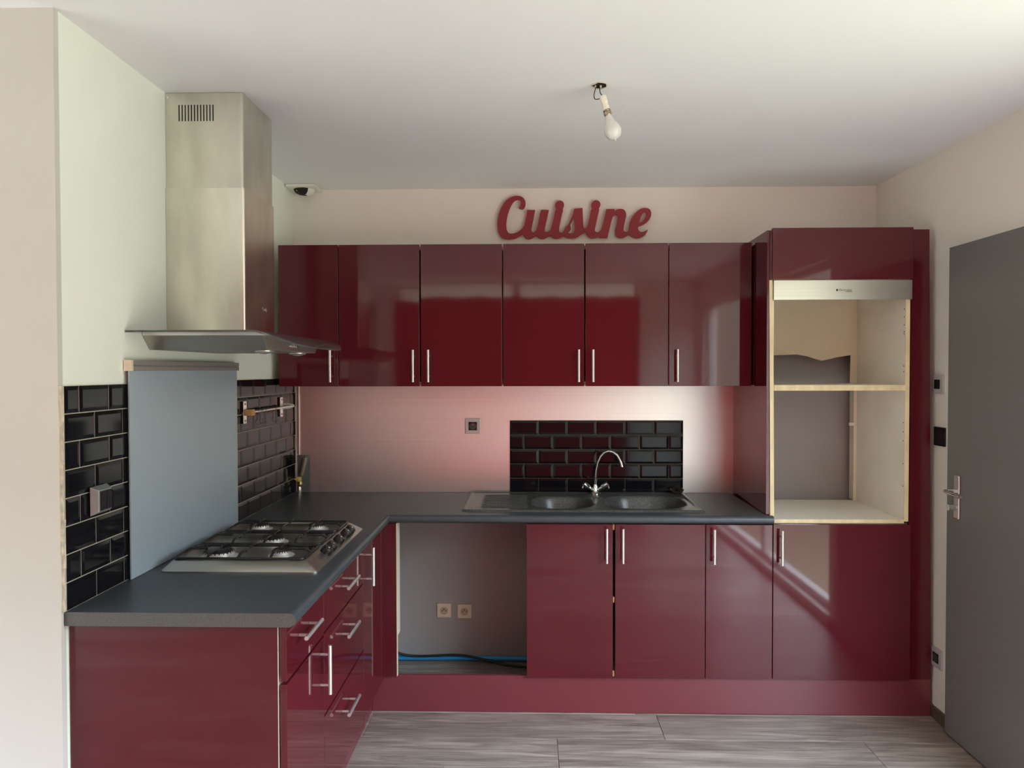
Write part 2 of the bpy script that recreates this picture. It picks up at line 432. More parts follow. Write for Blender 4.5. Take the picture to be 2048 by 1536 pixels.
for r in range(5):
    z = TZ0 + .0755 * (r + .5)
    x = 1.137 - (.075 if r % 2 else 0)
    while x < 2.03:
        a = max(x, 1.137); b = min(x + .1502, 2.038)
        if b - a > .012: inst('tile', tile(b - a, .0755, 'y'), ((a + b) / 2, -.0088, z), bed3)
        x += .1502

# ------------------------------------------------------------------ steel splashback
sp = MB().prism([(.080, .8935), (2.303, .8935), (2.303, 1.457), (.022, 1.457), (.022, 1.088), (.080, 1.088)], 'y', -.004, -.001)
spl = thing('steel_splashback', 'brushed steel sheet on the back wall between worktop and wall units', 'splashback', (1.16, -.002, .8935))
obj('sheet', sp, M_SPLASH, spl)
obj('edge_lip', MB().box(.0215, .0265, -.012, -.001, 1.09, 1.457), M_SATIN, spl)
tag(obj('wall_cavity_plate', box(.014, .0785, -.0035, -.0005, .8935, 1.087), mat('cavity_plaster', (.16, .17, .17), .7, noise=((30, 30, 30), .3))), 'grey plaster patch left bare behind the gas tap', 'patch')

# gas tap in the notch
gv = thing('gas_tap', 'brass gas tap with yellow lever in the worktop corner', 'gas tap', (.036, -.028, .893))
obj('pipe', MB().tube([(.062, -.018, 1.075), (.058, -.022, 1.05), (.050, -.026, 1.01), (.044, -.028, .985)], [.012, .013, .012, .011], 12), M_COPPER, gv, smooth=50)
obj('valve_body', MB().lathe([(.008, 0), (.012, .006), (.012, .020), (.008, .026), (.008, .05)], (.036, -.028, .925), (0, 0, 1), 8), M_BRASS, gv, smooth=40)
obj('lever', MB().lathe([(.001, 0), (.013, .001), (.0135, .010), (.001, .013)], (.034, -.040, .966), (0, -1, 0), 18).prism([(.034, .979), (.008, .966), (.034, .953)], 'y', -.050, -.042), M_YELLOW, gv, bevel=.001, smooth=40)
obj('outlet', MB().lathe([(.009, 0), (.009, .028), (.007, .034)], (.032, -.028, .8935), (0, 0, 1), 8), M_CHROME, gv, smooth=40)

# ------------------------------------------------------------------ cabinets
def handle(parent, p, axis, out, length=.152, post=.096):
    """bar handle; p = bar centre, axis = bar direction, out = direction away from the door"""
    p = Vector(p); a = Vector(axis); o = Vector(out)
    mb = MB().cyl(p - a * length / 2, p + a * length / 2, .0062, n=14)
    for s in (-1, 1):
        q = p + a * s * post / 2
        mb.cyl(q, q - o * .0295, .0042, n=10)
    return obj('handle', mb, M_SATIN, parent, smooth=40)
DT = .018
def front_y(parent, name, x0, x1, z0, z1, y, hx=None, hz=None, tilt=0, vertical=True):
    """front panel in a plane facing the camera side (-Y); y = outer face"""
    d = obj(name, box(x0 + .0012, x1 - .0012, y, y + DT, z0, z1), M_RED, parent, bevel=.0012)
    if hx is not None:
        handle(d, (hx, y - .030, hz), (0, 0, 1) if vertical else (1, 0, 0), (0, -1, 0))
    if tilt: d.rotation_euler = tilt
    return d
def front_x(parent, name, y0, y1, z0, z1, x, hy=None, hz=None, vertical=True):
    d = obj(name, box(x - DT, x, y0 + .0015, y1 - .0015, z0, z1), M_RED, parent, bevel=.0012)
    if hy is not None:
        handle(d, (x + .030, hy, hz), (0, 0, 1) if vertical else (0, 1, 0), (1, 0, 0))
    return d
def carcass_y(parent, x0, x1, y0, y1, z0, z1):
    t = .018
    mb = MB().box(x0, x0 + t, y0, y1, z0, z1).box(x1 - t, x1, y0, y1, z0, z1)
    mb.box(x0 + t, x1 - t, y0, y1, z0, z0 + t).box(x0 + t, x1 - t, y0, y1, z1 - t, z1).box(x0 + t, x1 - t, y1 - .004, y1, z0 + t, z1 - t)
    return obj('carcass', mb, M_CARC, parent)

# wall units
U0, U1, YU = 1.458, 2.1287, -.370
def wall_unit(label, x0, x1, doors):
    t = thing('wall_cabinet', label, 'cabinet', ((x0 + x1) / 2, -.17, U0), 'wall cabinets above the worktop')
    carcass_y(t, x0 + .001, x1 - .001, YU + DT + .002, -.0055, U0 + .004, U1 - .006)
    for i, (a, b, hx, tl) in enumerate(doors):
        front_y(t, 'door', a, b, U0, U1, YU, hx, 1.554, tl)
    return t
wall_unit('narrow burgundy wall cabinet at the far left, beside the hood', .045, .334, [(.046, .333, .300, (.001, 0, .0))])
wall_unit('burgundy double wall cabinet next to the narrow one', .3345, 1.1115, [(.335, .7205, .692, (-.0050, 0, .0022)), (.7245, 1.111, .764, (.0006, 0, -.001))])
wall_unit('burgundy double wall cabinet under the red word', 1.114, 1.892, [(1.1145, 1.4985, 1.471, (.0002, 0, .0008)), (1.5025, 1.8915, 1.538, (.0006, 0, -.0012))])
wall_unit('single burgundy wall cabinet touching the tall oven housing', 1.893, 2.281, [(1.8935, 2.2805, 1.931, (.0004, 0, 0))])

# base units of the left run
Z0, Z1 = .1676, .8545
XF = .592
t = thing('base_cabinet', 'end base cabinet with one drawer over a door, nearest the viewer', 'cabinet', (.29, -1.715, Z0), 'base cabinets')
obj('end_panel', box(.004, .5665, -1.888, -1.870, .0, .8545), M_RED, t, bevel=.0008)
obj('edge_band', box(.5665, .5688, -1.888, -1.870, .0, .8545), M_CARC, t)
obj('carcass', box(.012, .570, -1.869, -1.543, Z0, .853), M_CARC, t)
front_x(t, 'drawer_front', -1.893, -1.5425, .704, .852, XF, -1.741, .793, False)
front_x(t, 'door', -1.893, -1.5425, Z0, .696, XF, -1.584, .609, True)
t = thing('base_cabinet', 'base cabinet of three burgundy drawers under the hob', 'cabinet', (.29, -1.27, Z0), 'base cabinets')
obj('carcass', box(.012, .570, -1.541, -1.000, Z0, .853), M_CARC, t)
front_x(t, 'drawer_front', -1.5425, -.9995, .7095, .852, XF, -1.273, .790, False)
front_x(t, 'drawer_front', -1.5425, -.9995, .4475, .7025, XF, -1.271, .623, False)
front_x(t, 'drawer_front', -1.5425, -.9995, Z0, .4400, XF, -1.277, .356, False)
t = thing('base_cabinet', 'narrow base cabinet door in the inner corner beyond the drawers', 'cabinet', (.29, -.82, Z0), 'base cabinets')
obj('carcass', box(.012, .570, -.998, -.640, Z0, .853), M_CARC, t)
front_x(t, 'door', -.9995, -.664, Z0, .852, XF, -.955, .758, True)
cf = thing('corner_filler', 'burgundy corner filler strip beside the open appliance gap', 'filler panel', (.62, -.60, Z0))
obj('side_strip', box(XF - DT, XF, -.6615, -.5955, Z0, .852), M_RED, cf, bevel=.0008)
obj('front_strip', box(XF - DT, .646, -.5950, -.577, Z0, .852), M_RED, cf, bevel=.0008)
obj('edge_band', box(.6462, .6485, -.595, -.577, Z0, .852), M_CREAM, cf)
obj('return_panel', box(.630, .646, -.5765, -.51, .34, .852), M_WHITEP, cf)

# base units of the back run
YF = -.595
t = thing('base_cabinet', 'double-door burgundy base cabinet below the sink', 'cabinet', (1.62, -.30, Z0), 'base cabinets')
mb = MB().box(1.2265, 1.2445, YF + DT + .002, -.006, Z0, .853).box(1.996, 2.014, YF + DT + .002, -.006, Z0, .853).box(1.2445, 1.996, YF + DT + .002, -.006, Z0, Z0 + .018).box(1.2445, 1.996, -.012, -.006, Z0 + .018, .853)
obj('carcass', mb, M_CARC, t)
front_y(t, 'door', 1.2255, 1.6085, Z0, .852, YF, 1.578, .762, (0, 0, .002))
front_y(t, 'door', 1.6165, 2.0145, Z0, .852, YF, 1.649, .762, (0, 0, -.001))
for z in (.185, .515, .838): obj('door_catch', box(1.6088, 1.6162, YF + .008, YF + .02, z - .012, z + .012), M_ORANGE, t)
t = thing('base_cabinet', 'single burgundy base cabinet between sink cabinet and oven housing', 'cabinet', (2.16, -.30, Z0), 'base cabinets')
obj('carcass', box(2.0155, 2.281, YF + DT + .002, -.006, Z0, .853), M_CARC, t)
front_y(t, 'door', 2.0155, 2.3085, Z0, .852, YF, 2.047, .760, (0, 0, .0015))

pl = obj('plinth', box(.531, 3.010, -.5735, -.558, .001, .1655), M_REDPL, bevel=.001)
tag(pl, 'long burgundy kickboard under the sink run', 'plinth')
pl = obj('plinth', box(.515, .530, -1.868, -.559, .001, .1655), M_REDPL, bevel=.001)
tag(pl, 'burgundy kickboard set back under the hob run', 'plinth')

# ------------------------------------------------------------------ tall oven housing
T = thing('oven_housing', 'tall burgundy oven housing with two empty appliance niches', 'tall cabinet', (2.61, -.30, Z0))
YT = -.578
obj('side_panel', MB().prism([(2.283, -.5755), (2.2985, -.5755), (2.3145, -.006), (2.2985, -.006)], 'z', Z0, 2.146), M_RED, T, bevel=.0006)
obj('inner_side', MB().box(2.3005, 2.314, YT + .002, -.13, .872, 2.146), M_INNER, T)
obj('inner_side', MB().box(2.8855, 2.9025, YT + .002, -.03, .872, 2.146), M_INNER, T)
obj('edge_band', MB().prism([(2.302, .872), (2.3185, .872), (2.3120, 1.6), (2.3065, 1.927), (2.292, 1.927)], 'y', YT - .002, YT + .0005), M_CREAM, T)
obj('edge_band', box(2.8845, 2.9030, YT - .002, YT + .002, .866, 1.927), M_CREAM, T)
obj('lower_carcass', box(2.318, 2.9025, YT + .002, -.03, Z0, .855), M_CARC, T)
obj('niche_floor', box(2.3145, 2.885, YT + .001, -.09, .856, .874), M_INNER, T)
obj('edge_band', box(2.3160, 2.884, YT - .0022, YT + .0008, .858, .8745), M_CREAM, T)
obj('shelf', box(2.3145, 2.885, YT + .001, -.095, 1.443, 1.466), M_INNER, T)
obj('edge_band', box(2.3160, 2.884, YT - .0022, YT + .0008, 1.442, 1.4668), M_CREAM, T)
obj('top_board', box(2.3145, 2.885, YT + .002, -.03, 2.128, 2.146), M_INNER, T)
# hardboard back with the sawn-out openings
wav = [(2.3145, 1.602), (2.42, 1.606), (2.50, 1.6075), (2.586, 1.611), (2.64, 1.600), (2.685, 1.585), (2.709, 1.578), (2.74, 1.586), (2.79, 1.597), (2.853, 1.607), (2.849, 1.467)]
bp_ = MB().prism([(2.3145, 2.127)] + wav[:9] + [(2.853, 1.607), (2.849, 1.467), (2.885, 1.467), (2.885, 2.127)], 'y', -.112, -.108)
bp_.box(2.870, 2.885, -.112, -.108, .8745, 1.442)
obj('back_panel', bp_, M_BACKPANEL, T)
front_y(T, 'flap_door', 2.2985, 2.907, 1.9275, 2.152, -.597)
front_y(T, 'door', 2.3095, 2.9085, Z0, .8555, YF, 2.341, .756, (0, .0, -.001))
obj('bracket', MB().box(2.845, 2.872, -.118, -.1125, 1.252, 1.268), M_WHITEP, T, bevel=.001)
pg = MB()
for z in (1.80, 1.765, 1.73, 1.70, 1.69, 1.55, 1.525, 1.30, 1.26, 1.22, 1.12, 1.02): pg.cyl((2.8858, -.565, z), (2.8848, -.565, z), .0028, n=8)
obj('peg_holes', pg, M_DARK, T)
strip = obj('trim_strip', box(2.3085, 2.9065, -.590, -.579, 1.840, 1.9255), M_STEEL, T, bevel=.0012)

def text(name, body, size, loc, rot, m, parent, extrude=.0003, shear=0):
    c = bpy.data.curves.new(name, 'FONT'); c.body = body; c.size = size; c.extrude = extrude
    c.align_x = 'CENTER'; c.align_y = 'CENTER'; c.shear = shear; c.resolution_u = 3
    c.materials.append(m)
    tmp = bpy.data.objects.new(name, c); COL.objects.link(tmp)
    me = bpy.data.meshes.new_from_object(tmp.evaluated_get(bpy.context.evaluated_depsgraph_get()))
    bpy.data.objects.remove(tmp); bpy.data.curves.remove(c)
    o = bpy.data.objects.new(name, me); COL.objects.link(o); o.rotation_euler = rot
    o.parent = parent; o.location = Vector(loc) - WLOC[parent]
    return o
text('lettering', 'Electrolux', .0135, (2.618, -.5903, 1.8815), (PI / 2, 0, 0), M_INK, strip)
obj('emblem', MB().box(2.578, 2.586, -.5906, -.5902, 1.877, 1.886), M_INK, strip)
obj('underline', MB().box(2.619, 2.648, -.5905, -.5902, 1.8735, 1.8755), M_INK, strip)
fp = obj('filler_panel', MB().prism([(2.9095, Z0), (3.010, Z0), (2.985, 2.146), (2.9095, 2.146)], 'y', -.577, -.559), M_RED, bevel=.0008)
tag(fp, 'burgundy filler strip between the oven housing and right wall', 'filler panel')

# ------------------------------------------------------------------ worktop (L-shaped, hole for the sink, rounded front)
ZT, ZB = .8927, .8555
wt = thing('worktop', 'dark slate L-shaped worktop with a rounded front edge', 'worktop', (.9, -.5, ZB))
xs = [.003, .600, .945, 2.010, 2.2822]; ys = [-1.906, -.590, -.505, -.040, -.003]
def cell(i, j):
    if j == 0 and i > 0: return False
    if i == 2 and j == 2: return False
    return True
mb = MB()
for i in range(4):
    for j in range(4):
        if not cell(i, j): continue
        x0, x1, y0, y1 = xs[i], xs[i + 1], ys[j], ys[j + 1]
        mb.add([(x0, y0, ZT), (x1, y0, ZT), (x1, y1, ZT), (x0, y1, ZT)], [(0, 1, 2, 3)])
        mb.add([(x0, y0, ZB), (x1, y0, ZB), (x1, y1, ZB), (x0, y1, ZB)], [(3, 2, 1, 0)])
        for (di, dj, a, b) in ((-1, 0, (x0, y1), (x0, y0)), (1, 0, (x1, y0), (x1, y1)), (0, -1, (x0, y0), (x1, y0)), (0, 1, (x1, y1), (x0, y1))):
            n = (i + di, j + dj)
            if not (0 <= n[0] < 4 and 0 <= n[1] < 4) or not cell(*n):
                mb.add([(a[0], a[1], ZB), (b[0], b[1], ZB), (b[0], b[1], ZT), (a[0], a[1], ZT)], [(0, 1, 2, 3)])
# bullnose profile: offset outwards (u) against height
prof = [(0, ZT)] + [(.004 + .0185 * math.sin(a), ZT - .0185 + .0185 * math.cos(a)) for a in [PI * k / 20 for k in range(0, 15)]] + [(.006, ZB), (0, ZB)]
def bullpt(k, u, z):
    # path: near end of left run -> inner corner -> right end
    if k == 0: return (.600 + u, -1.906, z)
    if k == 1: return (.600 + u, -.590 - u, z)
    return (2.309, -.590 - u, z)
vs = []; fs = []; n = len(prof)
for k in range(3): vs += [bullpt(k, u, z) for u, z in prof]
for k in range(2):
    for i in range(n - 1): fs.append((k * n + i, k * n + i + 1, (k + 1) * n + i + 1, (k + 1) * n + i))
fs += [tuple(range(n))[::-1], tuple(2 * n + i for i in range(n))]
mb.add(vs, fs)
obj('slab', mb, M_TOP, wt, smooth=35)
eb = MB().prism([(.003, ZB + .0003), (.603, ZB + .0003), (.6055, ZB + .0003)] + [(.600 + u, z) for u, z in prof[::-1][2:-1]] + [(.003, ZT - .0003)], 'y', -1.9075, -1.9062)
obj('end_band', eb, M_TOPEND, wt)

# ------------------------------------------------------------------ sink
sk = thing('kitchen_sink', 'black granite one-and-a-half bowl sink with left drainer', 'sink', (1.48, -.272, ZT))
SX0, SX1, SY0, SY1 = .928, 2.034, -.528, -.022
def sm(t): t = max(0, min(1, t)); return t * t * (3 - 2 * t)
def sdrr(x, y, x0, x1, y0, y1, r):
    cx, cy = (x0 + x1) / 2, (y0 + y1) / 2
    qx = abs(x - cx) - (x1 - x0) / 2 + r; qy = abs(y - cy) - (y1 - y0) / 2 + r
    return math.hypot(max(qx, 0), max(qy, 0)) + min(max(qx, qy), 0) - r
def sink_z(x, y):
    ed = sdrr(x, y, SX0, SX1, SY0, SY1, .03)
    z = ZT + .0085 * sm(-ed / .008)
    inner = sdrr(x, y, SX0 + .020, SX1 - .020, SY0 + .020, SY1 - .020, .03)
    z -= .004 * sm(-inner / .006)
    b1 = sdrr(x, y, 1.245, 1.548, -.468, -.135, .13)
    b2 = sdrr(x, y, 1.598, 1.990, -.468, -.105, .15)
    z -= .150 * sm((-b1) / .055) + .165 * sm((-b2) / .06)
    # outer shoulder of the bowls
    if min(b1, b2) > 0 and min(b1, b2) < .03: z -= .0015
    if 1.00 < x < 1.235 and b1 > .01:       # drainer ridges run across
        w = sm((x - 1.0) / .03) * sm((1.235 - x) / .02) * sm((-.09 - y) / .02) * sm((y + .47) / .02)
        z += .0050 * w * math.sin((y) * 2 * PI / .046)
    if 1.552 < x < 1.594: z += .0012 * math.sin(y * 2 * PI / .028) * sm((-.14 - y) / .02)
    return z
def lin(a, b, n): return [a + (b - a) * i / n for i in range(n + 1)]
gx = lin(SX0, SX1, 178); gy = lin(SY0, SY1, 96)
vs = []; fs = []
for yv in gy:
    for xv in gx:
        # pull the outer corners in to round them
        d = sdrr(xv, yv, SX0, SX1, SY0, SY1, .03)
        x2, y2 = xv, yv
        if d > 0:
            cxn = min(max(xv, SX0 + .03), SX1 - .03); cyn = min(max(yv, SY0 + .03), SY1 - .03)
            L_ = math.hypot(xv - cxn, yv - cyn); x2 = cxn + (xv - cxn) * .03 / L_; y2 = cyn + (yv - cyn) * .03 / L_
        vs.append((x2, y2, sink_z(x2, y2)))
nx = len(gx)
for j in range(len(gy) - 1):
    for i in range(nx - 1): fs.append((j * nx + i, j * nx + i + 1, (j + 1) * nx + i + 1, (j + 1) * nx + i))
obj('basin', MB().add(vs, fs), M_GRANITE, sk, smooth=60)
for bx_, by_ in ((1.397, -.30), (1.795, -.29)):
    obj('drain', MB().lathe([(.043, 0), (.043, .003), (.034, .004), (.030, .001), (.001, .001)], (bx_, by_, ZT - (.150 if bx_ < 1.5 else .165) + .004), (0, 0, 1), 24), M_CHROME, sk, smooth=40)

# tap
tp = thing('mixer_tap', 'chrome swan-neck mixer tap with two V handles at the sink', 'tap', (1.578, -.068, ZT + .0045))
bz = ZT + .0045
obj('base', MB().lathe([(.027, 0), (.027, .005), (.021, .010), (.016, .020), (.015, .040), (.011, .050)], (1.578, -.068, bz), (0, 0, 1), 24), M_CHROME, tp, smooth=40)
neck = [(1.578, -.068, bz + .045), (1.579, -.068, bz + .085), (1.583, -.070, bz + .125), (1.592, -.073, bz + .165), (1.606, -.078, bz + .195), (1.624, -.084, bz + .215), (1.645, -.092, bz + .223), (1.667, -.100, bz + .218), (1.685, -.107, bz + .203), (1.697, -.112, bz + .182), (1.704, -.115, bz + .165)]
sp_ = obj('spout', MB().tube(neck, .0085, 14), M_CHROME, tp, smooth=50)
obj('aerator', MB().cyl((1.7025, -.1145, bz + .170), (1.709, -.117, bz + .145), .0112, .0105, 16), M_CHROME, sp_, smooth=40)
for s in (-1, 1):
    a = Vector((1.578 + s * .010, -.070, bz + .018)); b = Vector((1.578 + s * .034, -.076, bz + .036)); c = Vector((1.578 + s * .062, -.083, bz + .054))
    hd = obj('handle', MB().cyl(a, b, .0085, .0095, 14).cyl(b, c, .0125, .0145, 14), M_CHROME, tp, smooth=40, bevel=.001)
    obj('lever', MB().cyl(c - Vector((0, 0, .003)), c + Vector((s * .006, -.012, -.022)), .005, .0035, 10), M_CHROME, hd, smooth=40)
pg = thing('sink_strainer', 'round chrome sink strainer standing on the sink corner', 'strainer', (1.996, -.050, ZT + .006))
obj('bowl', MB().lathe([(.018, 0), (.022, .004), (.024, .011), (.036, .018), (.038, .021), (.034, .023), (.020, .016), (.001, .014)], (1.996, -.050, ZT + .006), (0, -.25, 1), 26), mat('tarnished_steel', (.38, .33, .29), .28, 1.0), pg, smooth=40)
obj('knob', MB().lathe([(.007, 0), (.009, .006), (.011, .009), (.001, .013)], (1.996, -.0545, ZT + .019), (0, -.25, 1), 16), M_BLACK, pg, smooth=40)

# ------------------------------------------------------------------ hob
hb = thing('gas_hob', 'stainless steel five-burner gas hob with black pan supports', 'hob', (.315, -1.21, ZT))
HX0, HX1, HY0, HY1 = .062, .568, -1.530, -.888
def rrect(x0, x1, y0, y1, r, z, n=5):
    P = []
    for cx, cy, a in ((x1 - r, y1 - r, 0), (x0 + r, y1 - r, PI / 2), (x0 + r, y0 + r, PI), (x1 - r, y0 + r, 1.5 * PI)):
        P += [(cx + r * math.cos(a + PI / 2 * k / n), cy + r * math.sin(a + PI / 2 * k / n), z) for k in range(n + 1)]
    return P
rings = [rrect(HX0, HX1, HY0, HY1, .022, ZT + .0005), rrect(HX0, HX1, HY0, HY1, .022, ZT + .004),
         rrect(HX0 + .024, HX1 - .044, HY0 + .024, HY1 - .012, .03, ZT + .030), rrect(HX0 + .030, HX1 - .050, HY0 + .032, HY1 - .018, .034, ZT + .032),
         rrect(HX0 + .036, HX1 - .056, HY0 + .038, HY1 - .024, .04, ZT + .029), rrect(HX0 + .052, HX1 - .072, HY0 + .056, HY1 - .040, .06, ZT + .020)]
vs = [v for r in rings for v in r]; n = len(rings[0]); fs = []
for k in range(len(rings) - 1):
    for i in range(n): fs.append((k * n + i, k * n + (i + 1) % n, (k + 1) * n + (i + 1) % n, (k + 1) * n + i))
fs.append(tuple((len(rings) - 1) * n + i for i in range(n)))
obj('hob_plate', MB().add(vs, fs), mat('hob_steel', (.62, .60, .57), .34, 1.0, noise=((2, 60, 60), .05)), hb, smooth=35)
ZH = ZT + .020
for (bx_, by_, r) in ((.200, -1.402, .047), (.405, -1.386, .029), (.310, -1.205, .042), (.182, -.985, .035), (.408, -.985, .031)):
    b = obj('burner', MB().lathe([(r + .012, 0), (r + .014, .002), (r + .004, .003), (r * .92, .004), (r, .006), (r, .0175), (r * .9, .0185), (.001, .0185)], (bx_, by_, ZH - .001), (0, 0, 1), 30), M_BURN, hb, smooth=30)
    obj('burner_cap', MB().lathe([(r * .93, 0), (r * .95, .003), (r * .86, .006), (.001, .007)], (bx_, by_, ZH + .0177), (0, 0, 1), 30), M_IRON, b, smooth=40)
    tt = MB()
    for k in range(22):
        a = 2 * PI * k / 22
        tt.box(bx_ + r * .985 * math.cos(a) - .0015, bx_ + r * .985 * math.cos(a) + .0015, by_ + r * .985 * math.sin(a) - .0015, by_ + r * .985 * math.sin(a) + .0015, ZH + .0135, ZH + .0185)
    obj('flame_ports', tt, M_DARK, b)
ZG = ZT + .036
def grate(y0, y1, xm):
    mb = MB(); x0, x1 = .088, .512; r = .0045
    mb.tube([(x, y, z) for x, y, z in rrect(x0, x1, y0, y1, .018, ZG, 4)], r, 8, closed=True)
    yc = (y0 + y1) / 2
    for xx in xm:
        for s, ye in ((1, y0), (-1, y1)):
            mb.tube([(xx, ye, ZG), (xx, ye + s * .012, ZG + .008), (xx, ye + s * .022, ZG + .012), (xx, yc - s * .022, ZG + .012), (xx, yc - s * .020, ZG + .006)], r, 8)
    for s, xe in ((1, x0), (-1, x1)):
        mb.tube([(xe, yc, ZG), (xe + s * .012, yc, ZG + .008), (xe + s * .022, yc, ZG + .012), (xe + s * .075, yc, ZG + .012)], r, 8)
    for xx in (x0 + .03, x1 - .03):
        for yv in (y0, y1): mb.cyl((xx, yv, ZG), (xx, yv, ZT + .024), r, n=8)
    return obj('pan_support', mb, M_IRON, hb, smooth=50)
grate(-1.492, -1.318, (.200, .300, .405)); grate(-1.296, -1.116, (.200, .310, .420)); grate(-1.094, -.916, (.182, .300, .408))
for ky in (-1.345, -1.285, -1.185, -1.085, -1.025):
    o_ = Vector((.540, ky, ZT + .018)); d_ = Vector((.62, 0, .78)).normalized()
    k = obj('knob', MB().lathe([(.0190, 0), (.0195, .003), (.0180, .021), (.0155, .024), (.001, .0245)], o_, d_, 20), M_BLACK, hb, smooth=40)
    q = o_ + d_ * .0243
    obj('knob_mark', MB().cyl(q, q + d_ * .0008, .003, n=8), M_WHITEP, k)

# ------------------------------------------------------------------ cooker hood
hd = thing('cooker_hood', 'stainless steel chimney cooker hood with curved glass visor', 'cooker hood', (.2, -1.195, 1.60))
def flue(x1, y0, y1, r):
    return [(.001, y0), (x1 - r, y0)] + [(x1 - r + r * math.sin(a), y0 + r - r * math.cos(a)) for a in [PI / 2 * k / 6 for k in range(1, 7)]] + \
           [(x1, y1 - r)] + [(x1 - r + r * math.cos(a), y1 - r + r * math.sin(a)) for a in [PI / 2 * k / 6 for k in range(1, 7)]] + [(.001, y1)]
up = obj('upper_flue', MB().prism(flue(.2665, -1.336, -1.052, .010), 'z', 2.150, 2.4785), M_STEELV, hd, smooth=30)
lo = obj('lower_flue', MB().prism(flue(.2710, -1.341, -1.047, .010), 'z', 1.660, 2.155), M_STEELV, hd, smooth=30)
for k in range(12):
    x = .048 + k * .0106; obj('vent_slot', box(x - .0020, x + .0020, -1.3365, -1.335, 2.383, 2.438), M_DARK, up)
obj('screw', MB().cyl((.010, -1.3385, 2.462), (.010, -1.335, 2.462), .004, n=10), M_CHROME, up)
text('lettering', 'Candy', .017, (.2713, -1.160, 1.757), (PI / 2, 0, PI / 2), M_PALEINK, lo)
bd = obj('hood_body', MB().hexa([(.002, -1.458, 1.602), (.389, -1.458, 1.602), (.389, -.932, 1.602), (.002, -.932, 1.602)],
                                [(.002, -1.500, 1.646), (.391, -1.500, 1.646), (.391, -.890, 1.646), (.002, -.890, 1.646)]), mat('satin_hood_steel', (.50, .47, .43), .42, 1.0), hd, bevel=.0008)
obj('collar', MB().box(.002, .395, -1.502, -.888, 1.6465, 1.6525), M_SATIN, hd)
for ly in (-1.352, -1.003):
    l = obj('lamp', MB().lathe([(.032, 0), (.032, .003), (.029, .006), (.024, .0065)], (.340, ly, 1.6015), (0, 0, -1), 28), M_SATIN, hd, smooth=40)
    obj('lamp_lens', MB().lathe([(.0235, 0), (.018, .004), (.001, .006)], (.340, ly, 1.5955), (0, 0, -1), 24), M_LENS, l, smooth=40)
for k in range(4):
    obj('button', MB().cyl((.3895, -1.236 + k * .024, 1.621), (.393, -1.236 + k * .024, 1.621), .0055, n=14), M_CHROME, hd, smooth=40)
# glass visor: flat at the wall, drooping to a bowed front edge
GY0, GY1 = -1.603, -.787; GYC = (GY0 + GY1) / 2
def gz(x): return 1.6545 - .043 * (max(0.0, x - .402) / .098) ** 1.35
def gfront(y):
    t = abs(y - GYC) / ((GY1 - GY0) / 2)
    return .426 + .074 * (1 - t ** 5)
NX, NY = 34, 40; vs = []; fs = []
for j in range(NY + 1):
    y = GYC - (GY1 - GY0) / 2 * math.cos(PI * j / NY)
    fx = gfront(y)
    for i in range(NX + 1):
        x = .003 + (fx - .003) * (i / NX) ** .75
        vs.append((x, y, gz(x) + .0035))
m0 = len(vs)
vs += [(x, y, z - .006) for x, y, z in vs]
w_ = NX + 1
for j in range(NY):
    for i in range(NX):
        a = j * w_ + i
        fs += [(a, a + 1, a + 1 + w_, a + w_), (m0 + a + w_, m0 + a + 1 + w_, m0 + a + 1, m0 + a)]
for i in range(NX):
    a = i; fs.append((a, m0 + a, m0 + a + 1, a + 1)); a = NY * w_ + i; fs.append((a, a + 1, m0 + a + 1, m0 + a))
for j in range(NY):
    a = j * w_; fs.append((a, a + w_, m0 + a + w_, m0 + a)); a = j * w_ + NX; fs.append((a, m0 + a, m0 + a + w_, a + w_))
obj('glass_visor', MB().add(vs, fs), M_GLASS, hd, smooth=50)

# ------------------------------------------------------------------ splash panel behind the hob
sp = thing('splash_panel', 'plain blue-grey panel on the wall behind the hob', 'splash panel', (.02, -1.21, ZT))
obj('panel', box(.0155, .0205, -1.612, -.800, ZT + .001, 1.540), M_PANEL, sp, bevel=.0006)
obj('top_rail', MB().box(.004, .026, -1.600, -.790, 1.534, 1.548).box(.004, .024, -1.600, -.790, 1.548, 1.5515).box(.004, .026, -1.600, -.790, 1.5515, 1.566), M_RAIL, sp, bevel=.0012)
obj('end_cap', box(.003, .027, -1.6135, -1.6002, 1.533, 1.567), M_SOCKC, sp, bevel=.001)

# ------------------------------------------------------------------ hook rail with S-hooks
hr = thing('hook_rail', 'short steel hook rail on two plates over black tiles', 'rail', (.02, -.42, 1.355))
for by in (-.711, -.250):
    p = obj('bracket_plate', MB().box(.016, .0185, by - .017, by + .017, 1.306, 1.402), M_SATIN, hr, bevel=.0008)
    for z in (1.318, 1.390): obj('screw', MB().cyl((.0183, by, z), (.0205, by, z), .005, n=10), M_RAIL, p)
obj('end_clip', MB().box(.0185, .058, -.727, -.697, 1.340, 1.368), M_ORANGE, hr, bevel=.004)
obj('bar', MB().tube([(.050, -.700, 1.356), (.050, -.60, 1.356), (.050, -.30, 1.3565), (.050, -.20, 1.357)], .0062, 12), M_SATIN, hr, smooth=50)
obj('end_loop', MB().tube([(.019, -.235, 1.366)] + [(.019 + .018, -.20 + .0, 1.366)] + [(.050 - .004, -.175, 1.362), (.052, -.165, 1.357), (.050, -.180, 1.352), (.040, -.215, 1.347), (.019, -.235, 1.346)], .004, 8), M_IVORY, hr, smooth=50)
HL = ['first S-hook on the rail, beside the orange clip', 'second S-hook on the rail, crowded against the first', 'third S-hook on the rail, crowded in the cluster', 'fourth S-hook on the rail, at the right of the cluster', 'lone S-hook at the right end of the rail']
